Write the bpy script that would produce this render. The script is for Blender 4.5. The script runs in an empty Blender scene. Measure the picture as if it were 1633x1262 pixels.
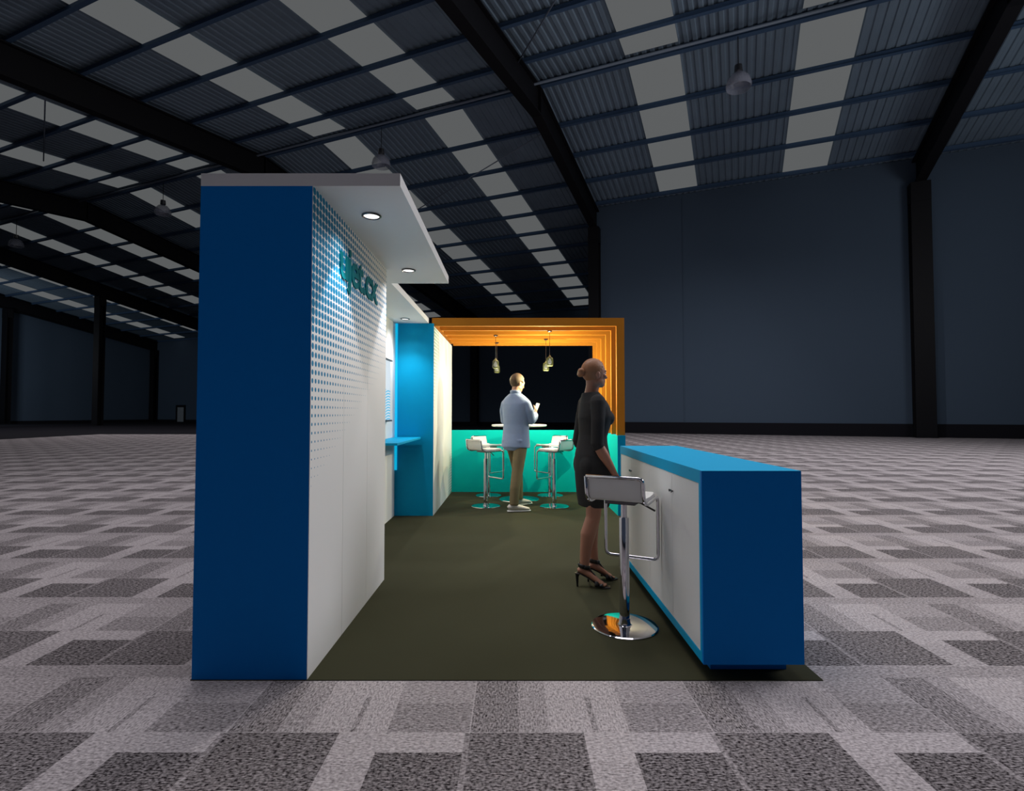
import bpy, bmesh, math, random
from mathutils import Vector, Matrix
random.seed(7)
PI = math.pi
S = bpy.context.scene
COL = S.collection

# ------------------------------------------------------------------ camera, world, exposure, added area lights
cam_d = bpy.data.cameras.new('camera')
cam_d.sensor_width = 36.0
cam_d.lens = 850.0 / 1633.0 * 36.0
cam_d.clip_end = 400
cam = bpy.data.objects.new('camera', cam_d)
cam.location = (0, 0, 1.26)
cam.rotation_euler = (PI / 2 + 0.0321, 0, 0.0009)
COL.objects.link(cam)
S.camera = cam
S.view_settings.view_transform = 'Standard'
S.view_settings.look = 'None'
S.view_settings.exposure = 0.0
S.view_settings.gamma = 1.0
S.view_settings.use_curve_mapping = False

world = bpy.data.worlds.new('night_sky')
S.world = world
world.use_nodes = True
bg = world.node_tree.nodes['Background']
bg.inputs[0].default_value = (0.55, 0.68, 1.0, 1)
bg.inputs[1].default_value = 0.06

def area_light(name, loc, target, size, power, color=(1, 1, 1)):
    d = bpy.data.lights.new(name, 'AREA')
    d.shape = 'RECTANGLE'; d.size = size[0]; d.size_y = size[1]
    d.energy = power; d.color = color
    o = bpy.data.objects.new(name, d); COL.objects.link(o)
    o.location = loc
    o.rotation_euler = (Vector(target) - Vector(loc)).to_track_quat('-Z', 'Y').to_euler()
    return o

area_light('added_key_right', (17, 9.5, 11.0), (0, 5.5, 0), (8, 7), 1600, (0.97, 0.96, 1.0))  # key light added out of view, no fitting hangs there
area_light('added_fill_overhead', (-1.5, 6.5, 13.6), (-1.5, 6.5, 0), (8, 3), 700, (1, 0.96, 1.0))  # overhead fill added for floor and counter top, no fixture
area_light('added_fill_front', (0, 2.2, 13.6), (0, 2.2, 0), (12, 2), 420, (1, 0.96, 1.0))  # added fill that brightens the near floor, not a real lamp

area_light('added_fill_left', (-52.0, 47.0, 8.0), (-56, 62, 3), (4, 4), 420, (0.85, 0.93, 1.0))  # added out of view to lift the dark left hall walls

area_light('added_fill_wall', (20.0, 13.0, 9.0), (12.5, 29.5, 10.5), (4, 4), 230, (0.95, 0.97, 1.0))  # added out of view to brighten the upper right-hand wall

# ------------------------------------------------------------------ node helpers
def new_mat(name):
    m = bpy.data.materials.new(name); m.use_nodes = True
    nt = m.node_tree
    return m, nt, nt.nodes['Principled BSDF']

class NX:
    """tiny expression builder for shader nodes"""
    def __init__(s, nt): s.nt = nt
    def m(s, op, a, b=None, c=None):
        n = s.nt.nodes.new('ShaderNodeMath'); n.operation = op
        for i, v in enumerate((a, b, c)):
            if v is None: continue
            if isinstance(v, (int, float)): n.inputs[i].default_value = v
            else: s.nt.links.new(v, n.inputs[i])
        return n.outputs[0]
    def add(s, a, b): return s.m('ADD', a, b)
    def sub(s, a, b): return s.m('SUBTRACT', a, b)
    def mul(s, a, b): return s.m('MULTIPLY', a, b)
    def div(s, a, b): return s.m('DIVIDE', a, b)
    def gt(s, a, b): return s.m('GREATER_THAN', a, b)
    def lt(s, a, b): return s.m('LESS_THAN', a, b)
    def inr(s, a, lo, hi): return s.mul(s.gt(a, lo), s.lt(a, hi))
    def mn(s, a, b): return s.m('MINIMUM', a, b)
    def mx(s, a, b): return s.m('MAXIMUM', a, b)
    def fract(s, a): return s.m('FRACT', a)
    def coord(s, kind='Object'):
        tc = s.nt.nodes.new('ShaderNodeTexCoord')
        sp = s.nt.nodes.new('ShaderNodeSeparateXYZ')
        s.nt.links.new(tc.outputs[kind], sp.inputs[0])
        return tc.outputs[kind], sp.outputs[0], sp.outputs[1], sp.outputs[2]
    def noise(s, vec, scale, detail=2.0, stretch=None):
        if stretch:
            mp = s.nt.nodes.new('ShaderNodeMapping'); mp.inputs['Scale'].default_value = stretch
            s.nt.links.new(vec, mp.inputs[0]); vec = mp.outputs[0]
        n = s.nt.nodes.new('ShaderNodeTexNoise'); n.inputs['Scale'].default_value = scale
        n.inputs['Detail'].default_value = detail
        s.nt.links.new(vec, n.inputs['Vector'])
        return n.outputs['Fac']
    def mix(s, f, a, b):
        n = s.nt.nodes.new('ShaderNodeMix'); n.data_type = 'RGBA'
        ins = [n.inputs[0], n.inputs[6], n.inputs[7]]
        for i, v in zip(ins, (f, a, b)):
            if isinstance(v, (int, float)): i.default_value = v
            elif isinstance(v, tuple): i.default_value = (*v, 1)
            else: s.nt.links.new(v, i)
        return n.outputs[2]
    def bump(s, h, strength, dist=0.01):
        n = s.nt.nodes.new('ShaderNodeBump'); n.inputs['Strength'].default_value = strength
        n.inputs['Distance'].default_value = dist
        s.nt.links.new(h, n.inputs['Height'])
        return n.outputs[0]

def mat(name, col, rough=0.5, metal=0.0, vary=0.04, scale=14.0, bump=0.0, spec=0.5, stretch=None):
    m, nt, b = new_mat(name); x = NX(nt)
    v, _, _, _ = x.coord()
    n = x.noise(v, scale, 3, stretch)
    lo = tuple(c * (1 - vary) for c in col); hi = tuple(min(1, c * (1 + vary)) for c in col)
    nt.links.new(x.mix(n, lo, hi), b.inputs['Base Color'])
    b.inputs['Roughness'].default_value = rough
    b.inputs['Metallic'].default_value = metal
    b.inputs['Specular IOR Level'].default_value = spec
    if bump: nt.links.new(x.bump(n, bump), b.inputs['Normal'])
    return m

def emit(name, col, strength, base=(0.02, 0.02, 0.02)):
    m, nt, b = new_mat(name)
    b.inputs['Base Color'].default_value = (*base, 1)
    b.inputs['Emission Color'].default_value = (*col, 1)
    b.inputs['Emission Strength'].default_value = strength
    return m

# ------------------------------------------------------------------ mesh helpers
def mesh_obj(name, bm, m=None, parent=None, smooth=False, angle=None):
    bmesh.ops.recalc_face_normals(bm, faces=bm.faces[:])
    me = bpy.data.meshes.new(name); bm.to_mesh(me); bm.free()
    o = bpy.data.objects.new(name, me); COL.objects.link(o)
    if m is not None:
        for q in (m if isinstance(m, (list, tuple)) else [m]): me.materials.append(q)
    if smooth:
        for p in me.polygons: p.use_smooth = True
        if angle is not None: me.set_sharp_from_angle(angle=math.radians(angle))
    if parent is not None: o.parent = parent
    return o

def tag(o, label=None, cat=None, group=None, kind=None):
    if label: o['label'] = label
    if cat: o['category'] = cat
    if group: o['group'] = group
    if kind: o['kind'] = kind
    return o

def thing(name, label, cat, loc=(0, 0, 0), rotz=0.0, group=None):
    o = bpy.data.objects.new(name, None); COL.objects.link(o)
    o.empty_display_size = 0.1
    o.location = loc; o.rotation_euler = (0, 0, rotz)
    return tag(o, label, cat, group)

def dup(root, loc, rotz, label):
    def cp(o, parent):
        c = o.copy(); COL.objects.link(c); c.parent = parent
        for ch in list(o.children): cp(ch, c)
        return c
    r = cp(root, None)
    r.location = loc; r.rotation_euler = (0, 0, rotz); r['label'] = label
    return r

def box(bm, lo, hi, bevel=0.0, mi=0):
    vs = [bm.verts.new((x, y, z)) for x in (lo[0], hi[0]) for y in (lo[1], hi[1]) for z in (lo[2], hi[2])]
    fs = [(0, 1, 3, 2), (4, 6, 7, 5), (0, 4, 5, 1), (2, 3, 7, 6), (0, 2, 6, 4), (1, 5, 7, 3)]
    faces = [bm.faces.new([vs[i] for i in f]) for f in fs]
    for f in faces: f.material_index = mi
    if bevel:
        es = list({e for f in faces for e in f.edges})
        bmesh.ops.bevel(bm, geom=es, offset=bevel, segments=2, affect='EDGES', profile=0.5)
    return faces

def box_obj(name, lo, hi, m, parent=None, bevel=0.0):
    bm = bmesh.new(); box(bm, lo, hi, bevel)
    return mesh_obj(name, bm, m, parent)

def lathe(bm, prof, n=32, center=(0, 0, 0), mi=0):
    """prof: (r, z) list; r=0 ends close the shape"""
    rings = []
    for r, z in prof:
        if r < 1e-6: rings.append([bm.verts.new((center[0], center[1], center[2] + z))])
        else: rings.append([bm.verts.new((center[0] + r * math.cos(2 * PI * i / n), center[1] + r * math.sin(2 * PI * i / n), center[2] + z)) for i in range(n)])
    for a, b in zip(rings, rings[1:]):
        for i in range(n):
            j = (i + 1) % n
            q = [a[i % len(a)], a[j % len(a)], b[j % len(b)], b[i % len(b)]]
            u = []
            for t in q:
                if t not in u: u.append(t)
            if len(u) > 2: bm.faces.new(u).material_index = mi
    for rg in (rings[0], rings[-1]):
        if len(rg) > 2: bm.faces.new(rg).material_index = mi

def lathe_obj(name, prof, m, parent=None, n=32, center=(0, 0, 0), angle=35):
    bm = bmesh.new(); lathe(bm, prof, n, center)
    return mesh_obj(name, bm, m, parent, True, angle)

def fillet(pts, r, n=5):
    pts = [Vector(p) for p in pts]; out = [pts[0]]
    for a, b, c in zip(pts, pts[1:], pts[2:]):
        d1 = (a - b); d2 = (c - b)
        k = min(r, d1.length * 0.49, d2.length * 0.49)
        p, q = b + d1.normalized() * k, b + d2.normalized() * k
        for i in range(n + 1):
            t = i / n
            out.append(p * (1 - t) ** 2 + b * 2 * t * (1 - t) + q * t * t)
    out.append(pts[-1])
    return out

def sweep(bm, pts, radii, n=12, side=None, mi=0, cap_round=False):
    """closed tube along pts; radii: number or per-point (rx, ry); side: fixed vector for rx"""
    pts = [Vector(p) for p in pts]
    if isinstance(radii, (int, float)): radii = [(radii, radii)] * len(pts)
    radii = [(r, r) if isinstance(r, (int, float)) else r for r in radii]
    rings = []; prev = None
    for i, p in enumerate(pts):
        t = (pts[min(i + 1, len(pts) - 1)] - pts[max(i - 1, 0)]).normalized()
        if side is not None: s = Vector(side)
        elif prev is not None: s = prev
        else: s = Vector((1, 0, 0)) if abs(t.x) < 0.9 else Vector((0, 1, 0))
        s = (s - t * s.dot(t)).normalized(); prev = s
        q = t.cross(s)
        rx, ry = radii[i]
        rings.append([bm.verts.new(p + s * (rx * math.cos(2 * PI * k / n)) + q * (ry * math.sin(2 * PI * k / n))) for k in range(n)])
    for a, b in zip(rings, rings[1:]):
        for k in range(n):
            bm.faces.new((a[k], a[(k + 1) % n], b[(k + 1) % n], b[k])).material_index = mi
    bm.faces.new(rings[0]).material_index = mi; bm.faces.new(rings[-1]).material_index = mi

def ball(bm, c, r, nu=20, nv=12, rot=None):
    r = (r, r, r) if isinstance(r, (int, float)) else r
    mtx = Matrix.Translation(c) @ (rot if rot else Matrix.Identity(4)) @ Matrix.Diagonal((*r, 1))
    bmesh.ops.create_uvsphere(bm, u_segments=nu, v_segments=nv, radius=1.0, matrix=mtx)

def extrude_poly(bm, pts, d, mi=0):
    """closed polygon pts (3D, planar) pushed along vector d"""
    a = [bm.verts.new(p) for p in pts]; b = [bm.verts.new(Vector(p) + Vector(d)) for p in pts]
    bm.faces.new(a).material_index = mi; bm.faces.new(b).material_index = mi
    for i in range(len(a)):
        j = (i + 1) % len(a)
        bm.faces.new((a[i], a[j], b[j], b[i])).material_index = mi

def remeshed(name, bm, voxel, m, parent=None, smooth_it=4, factor=0.5):
    """one continuous skin over overlapping closed shapes"""
    bmesh.ops.recalc_face_normals(bm, faces=bm.faces[:])
    me = bpy.data.meshes.new(name + '_raw'); bm.to_mesh(me); bm.free()
    t = bpy.data.objects.new(name + '_raw', me); COL.objects.link(t)
    r = t.modifiers.new('r', 'REMESH'); r.mode = 'VOXEL'; r.voxel_size = voxel
    s = t.modifiers.new('s', 'SMOOTH'); s.factor = factor; s.iterations = smooth_it
    dg = bpy.context.evaluated_depsgraph_get(); dg.update()
    out = bpy.data.meshes.new_from_object(t.evaluated_get(dg))
    bpy.data.objects.remove(t); bpy.data.meshes.remove(me)
    out.name = name
    out.materials.clear(); out.materials.append(m)
    for p in out.polygons: p.use_smooth = True
    o = bpy.data.objects.new(name, out); COL.objects.link(o)
    if parent is not None: o.parent = parent
    return o

# ------------------------------------------------------------------ materials
M = {}
M['white'] = mat('white_laminate', (0.80, 0.80, 0.80), 0.5, vary=0.015, spec=0.2)
M['white_soft'] = mat('white_leather', (0.80, 0.79, 0.77), 0.4, vary=0.03)
M['royal'] = mat('royal_blue_laminate', (0.0, 0.20, 0.65), 0.6, vary=0.01, spec=0.1)
M['cyan'] = mat('cyan_laminate', (0.0, 0.36, 0.66), 0.55, vary=0.02, spec=0.12)
M['cyan_warm_lit'] = mat('warm_lit_cyan_laminate', (0.0, 0.62, 0.62), 0.55, vary=0.02, spec=0.12)  # cyan paint with the lounge's yellow lamplight mixed into its colour
M['wood'] = mat('orange_timber', (0.62, 0.225, 0.020), 0.65, vary=0.05, scale=3.0, spec=0.15, stretch=(2, 2, 2))
M['chrome'] = mat('chrome', (0.62, 0.61, 0.65), 0.06, 1.0, vary=0.01)
M['steel_dark'] = mat('dark_chrome', (0.12, 0.12, 0.13), 0.2, 0.8, vary=0.02)
M['black'] = mat('black_plastic', (0.012, 0.012, 0.013), 0.4)
M['black_steel'] = mat('black_painted_steel', (0.006, 0.006, 0.008), 0.6, vary=0.2, spec=0.2)
M['purlin'] = mat('blue_painted_purlin', (0.055, 0.10, 0.18), 0.6, vary=0.15, spec=0.2)
M['roofing'] = mat('galvanised_roof_sheet', (0.165, 0.225, 0.29), 0.6, vary=0.2, scale=0.7, spec=0.3)
M['hallwall'] = mat('slate_blue_wall_paint', (0.068, 0.100, 0.146), 0.8, vary=0.06, scale=0.15, spec=0.2)
M['dado'] = mat('black_wall_base', (0.012, 0.012, 0.016), 0.8, vary=0.1, spec=0.1)
M['concrete'] = mat('dark_concrete', (0.012, 0.012, 0.016), 0.9, vary=0.3, scale=0.4, spec=0.05)
M['skylight'] = emit('skylight_panel', (0.122, 0.128, 0.130), 0.85)
M['lens'] = emit('lamp_lens', (1.0, 0.98, 0.97), 1.6)
M['skin_w'] = mat('tan_skin', (0.42, 0.19, 0.12), 0.5, vary=0.05)
M['skin_m'] = mat('fair_skin', (0.55, 0.30, 0.20), 0.5, vary=0.05)
M['hair_w'] = mat('light_brown_hair', (0.36, 0.155, 0.07), 0.5, vary=0.2, scale=60, stretch=(1, 6, 1), bump=0.3)
M['hair_m'] = mat('sandy_brown_hair', (0.13, 0.080, 0.038), 0.6, vary=0.3, scale=70, stretch=(4, 4, 1), bump=0.4)
M['dress'] = mat('black_dress_cloth', (0.030, 0.028, 0.028), 0.8, vary=0.1, scale=80, spec=0.2)
M['shirt'] = mat('pale_blue_shirt_cloth', (0.30, 0.38, 0.55), 0.8, vary=0.05, scale=40, spec=0.2)
M['khaki'] = mat('khaki_cloth', (0.24, 0.185, 0.10), 0.85, vary=0.08, scale=60, spec=0.2)
M['shoe_w'] = mat('pale_shoe_leather', (0.68, 0.62, 0.56), 0.6)
M['leather_b'] = mat('black_shoe_leather', (0.010, 0.009, 0.009), 0.35)
M['glass'], nt, b = new_mat('clear_glass')
b.inputs['Transmission Weight'].default_value = 1.0; b.inputs['Roughness'].default_value = 0.02
b.inputs['IOR'].default_value = 1.3; b.inputs['Base Color'].default_value = (0.95, 0.97, 0.9, 1)

def carpet_material():
    m, nt, b = new_mat('loop_pile_carpet_tile'); x = NX(nt)
    vec, px, py, pz = x.coord()
    TX, TY = 0.961, 0.977
    u = x.mul(x.fract(x.div(x.add(px, 0.165), TX)), TX)
    v = x.mul(x.fract(x.div(x.sub(py, 2.143), TY)), TY)
    low, up = x.lt(v, 0.553), x.gt(v, 0.553)
    # rectangular tone patches, each weight darkens the pale ground
    def patch(u0, u1, v0, v1): return x.mul(x.inr(u, u0, u1), x.inr(v, v0, v1))
    dark = x.mul(patch(-1, 0.445, 0.557, 0.974), 0.84)
    dark = x.add(dark, x.mul(patch(0.6165, 0.94, 0.553, 0.851), 0.90))
    dark = x.add(dark, x.mul(patch(0.94, 0.965, 0.56, 0.97), 0.5))
    dark = x.add(dark, x.mul(patch(-1, 0.19, -1, 0.435), 0.62))
    dark = x.add(dark, x.mul(patch(0.19, 0.31, -1, 0.435), 0.30))
    dark = x.add(dark, x.mul(patch(0.482, 0.505, -1, 0.26), 0.45))
    dark = x.add(dark, x.mul(patch(0.63, 0.955, -1, 0.21), 0.46))
    dark = x.add(dark, x.mul(patch(0.63, 0.955, 0.21, 0.435), 0.24))
    dark = x.add(dark, x.mul(patch(-1, 2, 0.435, 0.55), 0.32))
    dark = x.add(dark, x.mul(patch(0.445, 0.6165, 0.56, 0.80), 0.14))
    # yarn: broken lines, running along x in most tiles and along y in the striped ones
    lx = x.noise(vec, 1.0, 2, (48, 150, 1)); ly = x.noise(vec, 1.0, 2, (150, 48, 1))
    sp = x.noise(vec, 95.0, 2)
    stripe = patch(-1, 0.63, -1, 0.435)
    yarn = x.add(x.mul(ly, stripe), x.mul(lx, x.sub(1.0, stripe)))
    yarn = x.add(x.mul(yarn, 0.6), x.mul(sp, 0.4))
    yarn = x.sub(yarn, 0.5)
    tone = x.sub(1.0, dark)
    big = x.sub(x.noise(vec, 0.8, 2), 0.5)
    tone = x.add(tone, x.add(x.mul(yarn, 4.6), x.mul(big, 0.15)))
    tone = x.mx(x.mn(tone, 1.5), -0.35)
    tone = x.div(x.add(tone, 0.35), 1.85)
    col = x.mix(tone, (0.014, 0.010, 0.012), (0.57, 0.52, 0.53))
    nt.links.new(col, b.inputs['Base Color'])
    b.inputs['Roughness'].default_value = 0.95
    b.inputs['Specular IOR Level'].default_value = 0.05
    return m
M['carpet'] = carpet_material()

def dots_material(name, col, y0, sgn, fn):
    """white laminate printed with a square grid of dots whose size fades; plane faces +x"""
    m, nt, b = new_mat(name); x = NX(nt)
    vec, px, py, pz = x.coord()
    P = 0.0422
    fy = x.sub(x.fract(x.div(x.sub(py, y0), P)), 0.5)
    fz = x.sub(x.fract(x.div(pz, P)), 0.5)
    d = x.m('SQRT', x.add(x.mul(fy, fy), x.mul(fz, fz)))
    r = fn(x, py, pz)
    f = x.lt(d, r)
    nt.links.new(x.mix(f, (0.80, 0.80, 0.80), col), b.inputs['Base Color'])
    b.inputs['Roughness'].default_value = 0.65; b.inputs['Specular IOR Level'].default_value = 0.08
    return m

Y0, YW, YC, YK, YB = 2.5476, 4.0543, 4.5007, 6.5309, 8.4792   # stand depths: front, tall block end, canopy end, column, back wall
X0, X1, XC, XR = -1.51, -0.966, -0.544, 1.382
ZT, ZC = 2.358, 2.42

def f_front(x, py, pz):
    dy = x.div(x.sub(py, Y0), 1.75)
    up = x.mx(x.sub(pz, 2.08), 0.0); dn = x.mx(x.sub(2.08, pz), 0.0)
    r = x.sub(0.63, x.mul(dy, 0.42))
    r = x.sub(r, x.mul(dn, 0.49)); r = x.sub(r, x.mul(up, 0.5))
    r = x.mn(r, 0.475)
    return x.mul(r, x.gt(r, 0.045))
def f_lounge(x, py, pz):
    a = x.add(x.div(x.sub(py, YK), 1.3), x.div(x.sub(2.34, pz), 1.9))
    c = x.add(x.div(x.sub(YB, py), 1.0), x.div(pz, 1.5))
    r = x.mx(x.sub(0.46, x.mul(a, 0.62)), x.sub(0.46, x.mul(c, 0.62)))
    return x.mul(r, x.gt(r, 0.06))
M['dots_front'] = dots_material('white_panel_blue_dots', (0.0, 0.20, 0.40), Y0, 1, f_front)
M['dots_lounge'] = dots_material('white_panel_green_dots', (0.12, 0.42, 0.30), YK, 1, f_lounge)

def mat_olive():
    m, nt, b = new_mat('olive_exhibition_carpet'); x = NX(nt)
    vec, _, _, _ = x.coord()
    n = x.noise(vec, 260.0, 2); k = x.noise(vec, 1.5, 2)
    nt.links.new(x.mix(x.add(x.mul(n, 0.7), x.mul(k, 0.3)), (0.028, 0.029, 0.015), (0.054, 0.054, 0.031)), b.inputs['Base Color'])
    b.inputs['Roughness'].default_value = 0.9; b.inputs['Specular IOR Level'].default_value = 0.1
    return m
M['olive'] = mat_olive()

# ------------------------------------------------------------------ the hall (u runs along the ridge, v across it)
AZ = math.radians(23)
VX, VY = math.sin(AZ), math.cos(AZ)
UX, UY = -math.cos(AZ), math.sin(AZ)
def H(u, v, z): return Vector((u * UX + v * VX, u * UY + v * VY, z))
VR, ZR = 22.4, 16.36
VFAR, VNEAR, VP = 49.7, -14.0, 33.2
UE, UD, UC, UB, UA, UF, UG = 75.9, 59.0, 42.1, 25.2, 8.3, -8.6, -25.5
def zroof(v): return ZR - 0.177 * (v - VR) if v > VR else ZR - 0.08 * (VR - v)

def hbox(bm, u0, u1, v0, v1, z0, z1):
    """box in hall axes; z1 may be a pair (at v0, at v1)"""
    za, zb = z1 if isinstance(z1, tuple) else (z1, z1)
    ya, yb = z0 if isinstance(z0, tuple) else (z0, z0)
    P = [H(u0, v0, ya), H(u1, v0, ya), H(u1, v1, yb), H(u0, v1, yb), H(u0, v0, za), H(u1, v0, za), H(u1, v1, zb), H(u0, v1, zb)]
    vs = [bm.verts.new(p) for p in P]
    for f in ((0, 1, 2, 3), (4, 5, 6, 7), (0, 1, 5, 4), (1, 2, 6, 5), (2, 3, 7, 6), (3, 0, 4, 7)):
        bm.faces.new([vs[i] for i in f])

def struct(name, bm, m, parent=None): return tag(mesh_obj(name, bm, m, parent), kind='structure')

bm = bmesh.new(); box(bm, (-75, -22, -0.30), (45, 80, -0.012)); struct('floor', bm, M['concrete'])
# pale patterned carpet laid over the concrete, running up to the right-hand partition
pA, pB = H(UA, VP, 0), H(UG + 4, VP, 0)
bm = bmesh.new()
pts = [(-24, -6, -0.012), (24.5, -6, -0.012)]
tR = (24.5 - pA.x) / (pB.x - pA.x)
pts += [(24.5, pA.y + tR * (pB.y - pA.y), -0.012), (pA.x, pA.y, -0.012), (pA.x - 3, 31.0, -0.012), (-24, 31.0, -0.012)]
extrude_poly(bm, pts, (0, 0, 0.012))
carpet = mesh_obj('carpet', bm, M['carpet'])
tag(carpet, 'grey patterned tile carpet covering the hall floor all round the stand', 'carpet', kind='structure')

# corrugated roof
bm = bmesh.new()
pitch = 0.34
us = []
u = UG - 1
while u < UE + 2:
    us += [(u, 0.0), (u + 0.14, 0.0), (u + 0.18, 0.05), (u + 0.30, 0.05)]
    u += pitch
def roof_rows(vlist, ulist):
    rows = [[bm.verts.new(H(uu, v, zroof(v) + dz)) for uu, dz in ulist] for v in vlist]
    top = [[bm.verts.new(H(uu, v, zroof(v) + 0.10)) for uu, dz in (ulist[0], ulist[-1])] for v in vlist]
    for a, b2 in zip(rows, rows[1:]):
        for i in range(len(a) - 1): bm.faces.new((a[i], a[i + 1], b2[i + 1], b2[i]))
    for a, b2 in zip(top, top[1:]): bm.faces.new((a[0], a[1], b2[1], b2[0]))
roof_rows([VNEAR, VR, VFAR + 0.3], us)
struct('ceiling', bm, M['roofing'])

# skylight strips
k = 1
for uc in (-17.1, -0.15, 16.75, 33.65, 50.5, 67.4):
    for s in (-3.3, 3.3):
        for v0, v1 in ((VNEAR + 1, VR - 0.35), (VR + 0.35, (VP - 0.3) if uc < UA else VFAR - 0.4)):
            bm = bmesh.new()
            hbox(bm, uc + s - 1.07, uc + s + 1.07, v0, v1, (zroof(v0) - 0.05, zroof(v1) - 0.05), (zroof(v0) - 0.02, zroof(v1) - 0.02))
            struct('window_%d' % k, bm, M['skylight']); k += 1

# purlins
ords = ['first', 'second', 'third', 'fourth', 'fifth', 'sixth', 'seventh', 'eighth', 'ninth', 'tenth', 'eleventh', 'twelfth', 'thirteenth', 'fourteenth']
def purlin(v, u0, u1, label, w=0.10, d=0.23):
    bm = bmesh.new()
    z = zroof(v) - 0.055
    hbox(bm, u0, u1, v - w / 2, v + w / 2, z - d, z)
    hbox(bm, u0, u1, v - w / 2 - 0.07, v - w / 2, z - d, z - d + 0.025)
    hbox(bm, u0, u1, v + w / 2, v + w / 2 + 0.07, z - 0.025, z)
    return tag(mesh_obj('roof_purlin', bm, M['purlin']), label, 'purlin', 'roof purlins')
for i in range(9):
    purlin(20.4 - 2.45 * i, UG, UE + 0.5, 'blue grey roof purlin on the near slope, %s below the ridge' % ords[i])
for i in range(11):
    v = 25.2 + 2.45 * i
    purlin(v, UG if v < VP - 0.3 else UA + 0.3, UE + 0.5, 'blue grey roof purlin on the far slope, %s below the ridge' % ords[i])
purlin(22.4, UG, UE + 0.5, 'blue grey purlin running along the roof ridge', 0.16, 0.28)

# portal frames: each a rafter and its columns
fr = [(UG, 'outermost on the right beyond the picture edge'), (UF, 'right end of the bare partition wall'), (UA, 'left end of the bare partition wall'),
      (UB, 'behind the blue tall wall, reaching over the canopy'), (UC, 'left of the tall wall, upper of the left rafters'),
      (UD, 'left side over the freestanding column'), (UE, 'far left end of the hall')]
def rafter(u, desc):
    bm = bmesh.new()
    vend = (VP - 0.2) if u < UA - 1 else VFAR - 0.1
    for v0, v1 in ((VNEAR + 0.5, VR), (VR, vend)):
        a, b2 = zroof(v0) - 0.30, zroof(v1) - 0.30
        hbox(bm, u - 0.07, u + 0.07, v0, v1, (a - 1.25, b2 - 1.25), (a, b2))
        hbox(bm, u - 0.24, u + 0.24, v0, v1, (a - 1.31, b2 - 1.31), (a - 1.25, b2 - 1.25))
        hbox(bm, u - 0.24, u + 0.24, v0, v1, (a - 0.06, b2 - 0.06), (a, b2))
    # haunch stiffeners
    for v in (VR, ):
        hbox(bm, u - 0.22, u + 0.22, v - 0.03, v + 0.03, zroof(v) - 1.6, zroof(v) - 0.33)
    return tag(mesh_obj('roof_rafter', bm, M['black_steel']), 'black steel roof rafter at the ' + desc if u in (UG, UF, UA, UE) else 'black steel roof rafter ' + desc, 'rafter', 'portal frame rafters')
for u, d in fr: rafter(u, d)
def column(u, v, label, w=0.62):
    bm = bmesh.new()
    zt = zroof(v) - 1.55
    for a, b2, c, d in ((u - w / 2, u + w / 2, v - 0.30, v - 0.24), (u - w / 2, u + w / 2, v + 0.24, v + 0.30), (u - 0.06, u + 0.06, v - 0.24, v + 0.24)):
        hbox(bm, a, b2, c, d, -0.012, zt)
    hbox(bm, u - w / 2 - 0.05, u + w / 2 + 0.05, v - 0.38, v + 0.38, -0.012, 0.02)
    # haunch under the rafter
    hbox(bm, u - w / 2, u + w / 2, v - 0.32, v + 0.32, zt - 1.0, zt)
    return tag(mesh_obj('steel_column', bm, M['black_steel']), label, 'column', 'portal frame columns')
column(UF, VP - 0.36, 'black steel column near the right edge, against the bare wall', 0.85)
column(UA, VP - 0.36, 'black steel column at the left end of the bare wall, above the timber pergola', 0.66)
column(UB, VFAR - 0.4, 'black steel column seen through the pergola opening behind the man', 0.75)
column(UB, VP - 0.36, 'black steel column hidden behind the tall blue wall')
column(UC, VFAR - 0.4, 'black steel column on the far wall behind the tall blue wall')
column(UC, VP - 0.36, 'black freestanding steel column behind the left edge of the tall wall')
column(UD, VP - 0.36, 'black freestanding steel column standing clear in the left part of the hall', 0.9)
column(UE, VP - 0.36, 'black steel column nearest the left edge of the photo', 1.0)
column(UE, VFAR - 0.4, 'black steel column in the far left corner beside the small door', 0.9)

# walls
def hwall(name, u0, u1, v0, v1, z1=None, m=None):
    bm = bmesh.new()
    za = zroof(v0) - 0.02; zb = zroof(v1) - 0.02
    hbox(bm, u0, u1, v0, v1, -0.012, z1 if z1 else (za, zb))
    return struct(name, bm, m or M['hallwall'])
hwall('wall_right', UG, UA, VP, VP + 0.25)
hwall('wall_return', UA - 0.25, UA, VP + 0.25, VFAR)
hwall('wall_back', UA, UE + 0.9, VFAR, VFAR + 0.25)
bm = bmesh.new()
for v0, v1 in ((VNEAR, VR), (VR, VFAR)):
    hbox(bm, UE + 0.65, UE + 0.9, v0, v1, -0.012, (zroof(v0) - 0.02, zroof(v1) - 0.02))
struct('wall_left', bm, M['hallwall'])
bm = bmesh.new()
for v0, v1 in ((VNEAR, VR), (VR, VP)):
    hbox(bm, UG - 0.25, UG, v0, v1, -0.012, (zroof(v0) - 0.02, zroof(v1) - 0.02))
struct('wall_end', bm, M['hallwall'])
bm = bmesh.new(); hbox(bm, UG, UA, VP - 0.04, VP, -0.012, 0.68); struct('baseboard_right', bm, M['dado'])
bm = bmesh.new(); hbox(bm, UA + 0.3, UE, VFAR - 0.04, VFAR, -0.012, 0.3); struct('baseboard_back', bm, M['dado'])
bm = bmesh.new(); hbox(bm, UE + 0.6, UE + 0.65, VNEAR, VFAR - 0.1, -0.012, 0.3); struct('baseboard_left', bm, M['dado'])
# vertical cover strip where two wall boards meet
bm = bmesh.new(); hbox(bm, 2.95, 3.0, VP - 0.03, VP, 0.68, zroof(VP) - 0.3); struct('trim_1', bm, M['hallwall'])
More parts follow.
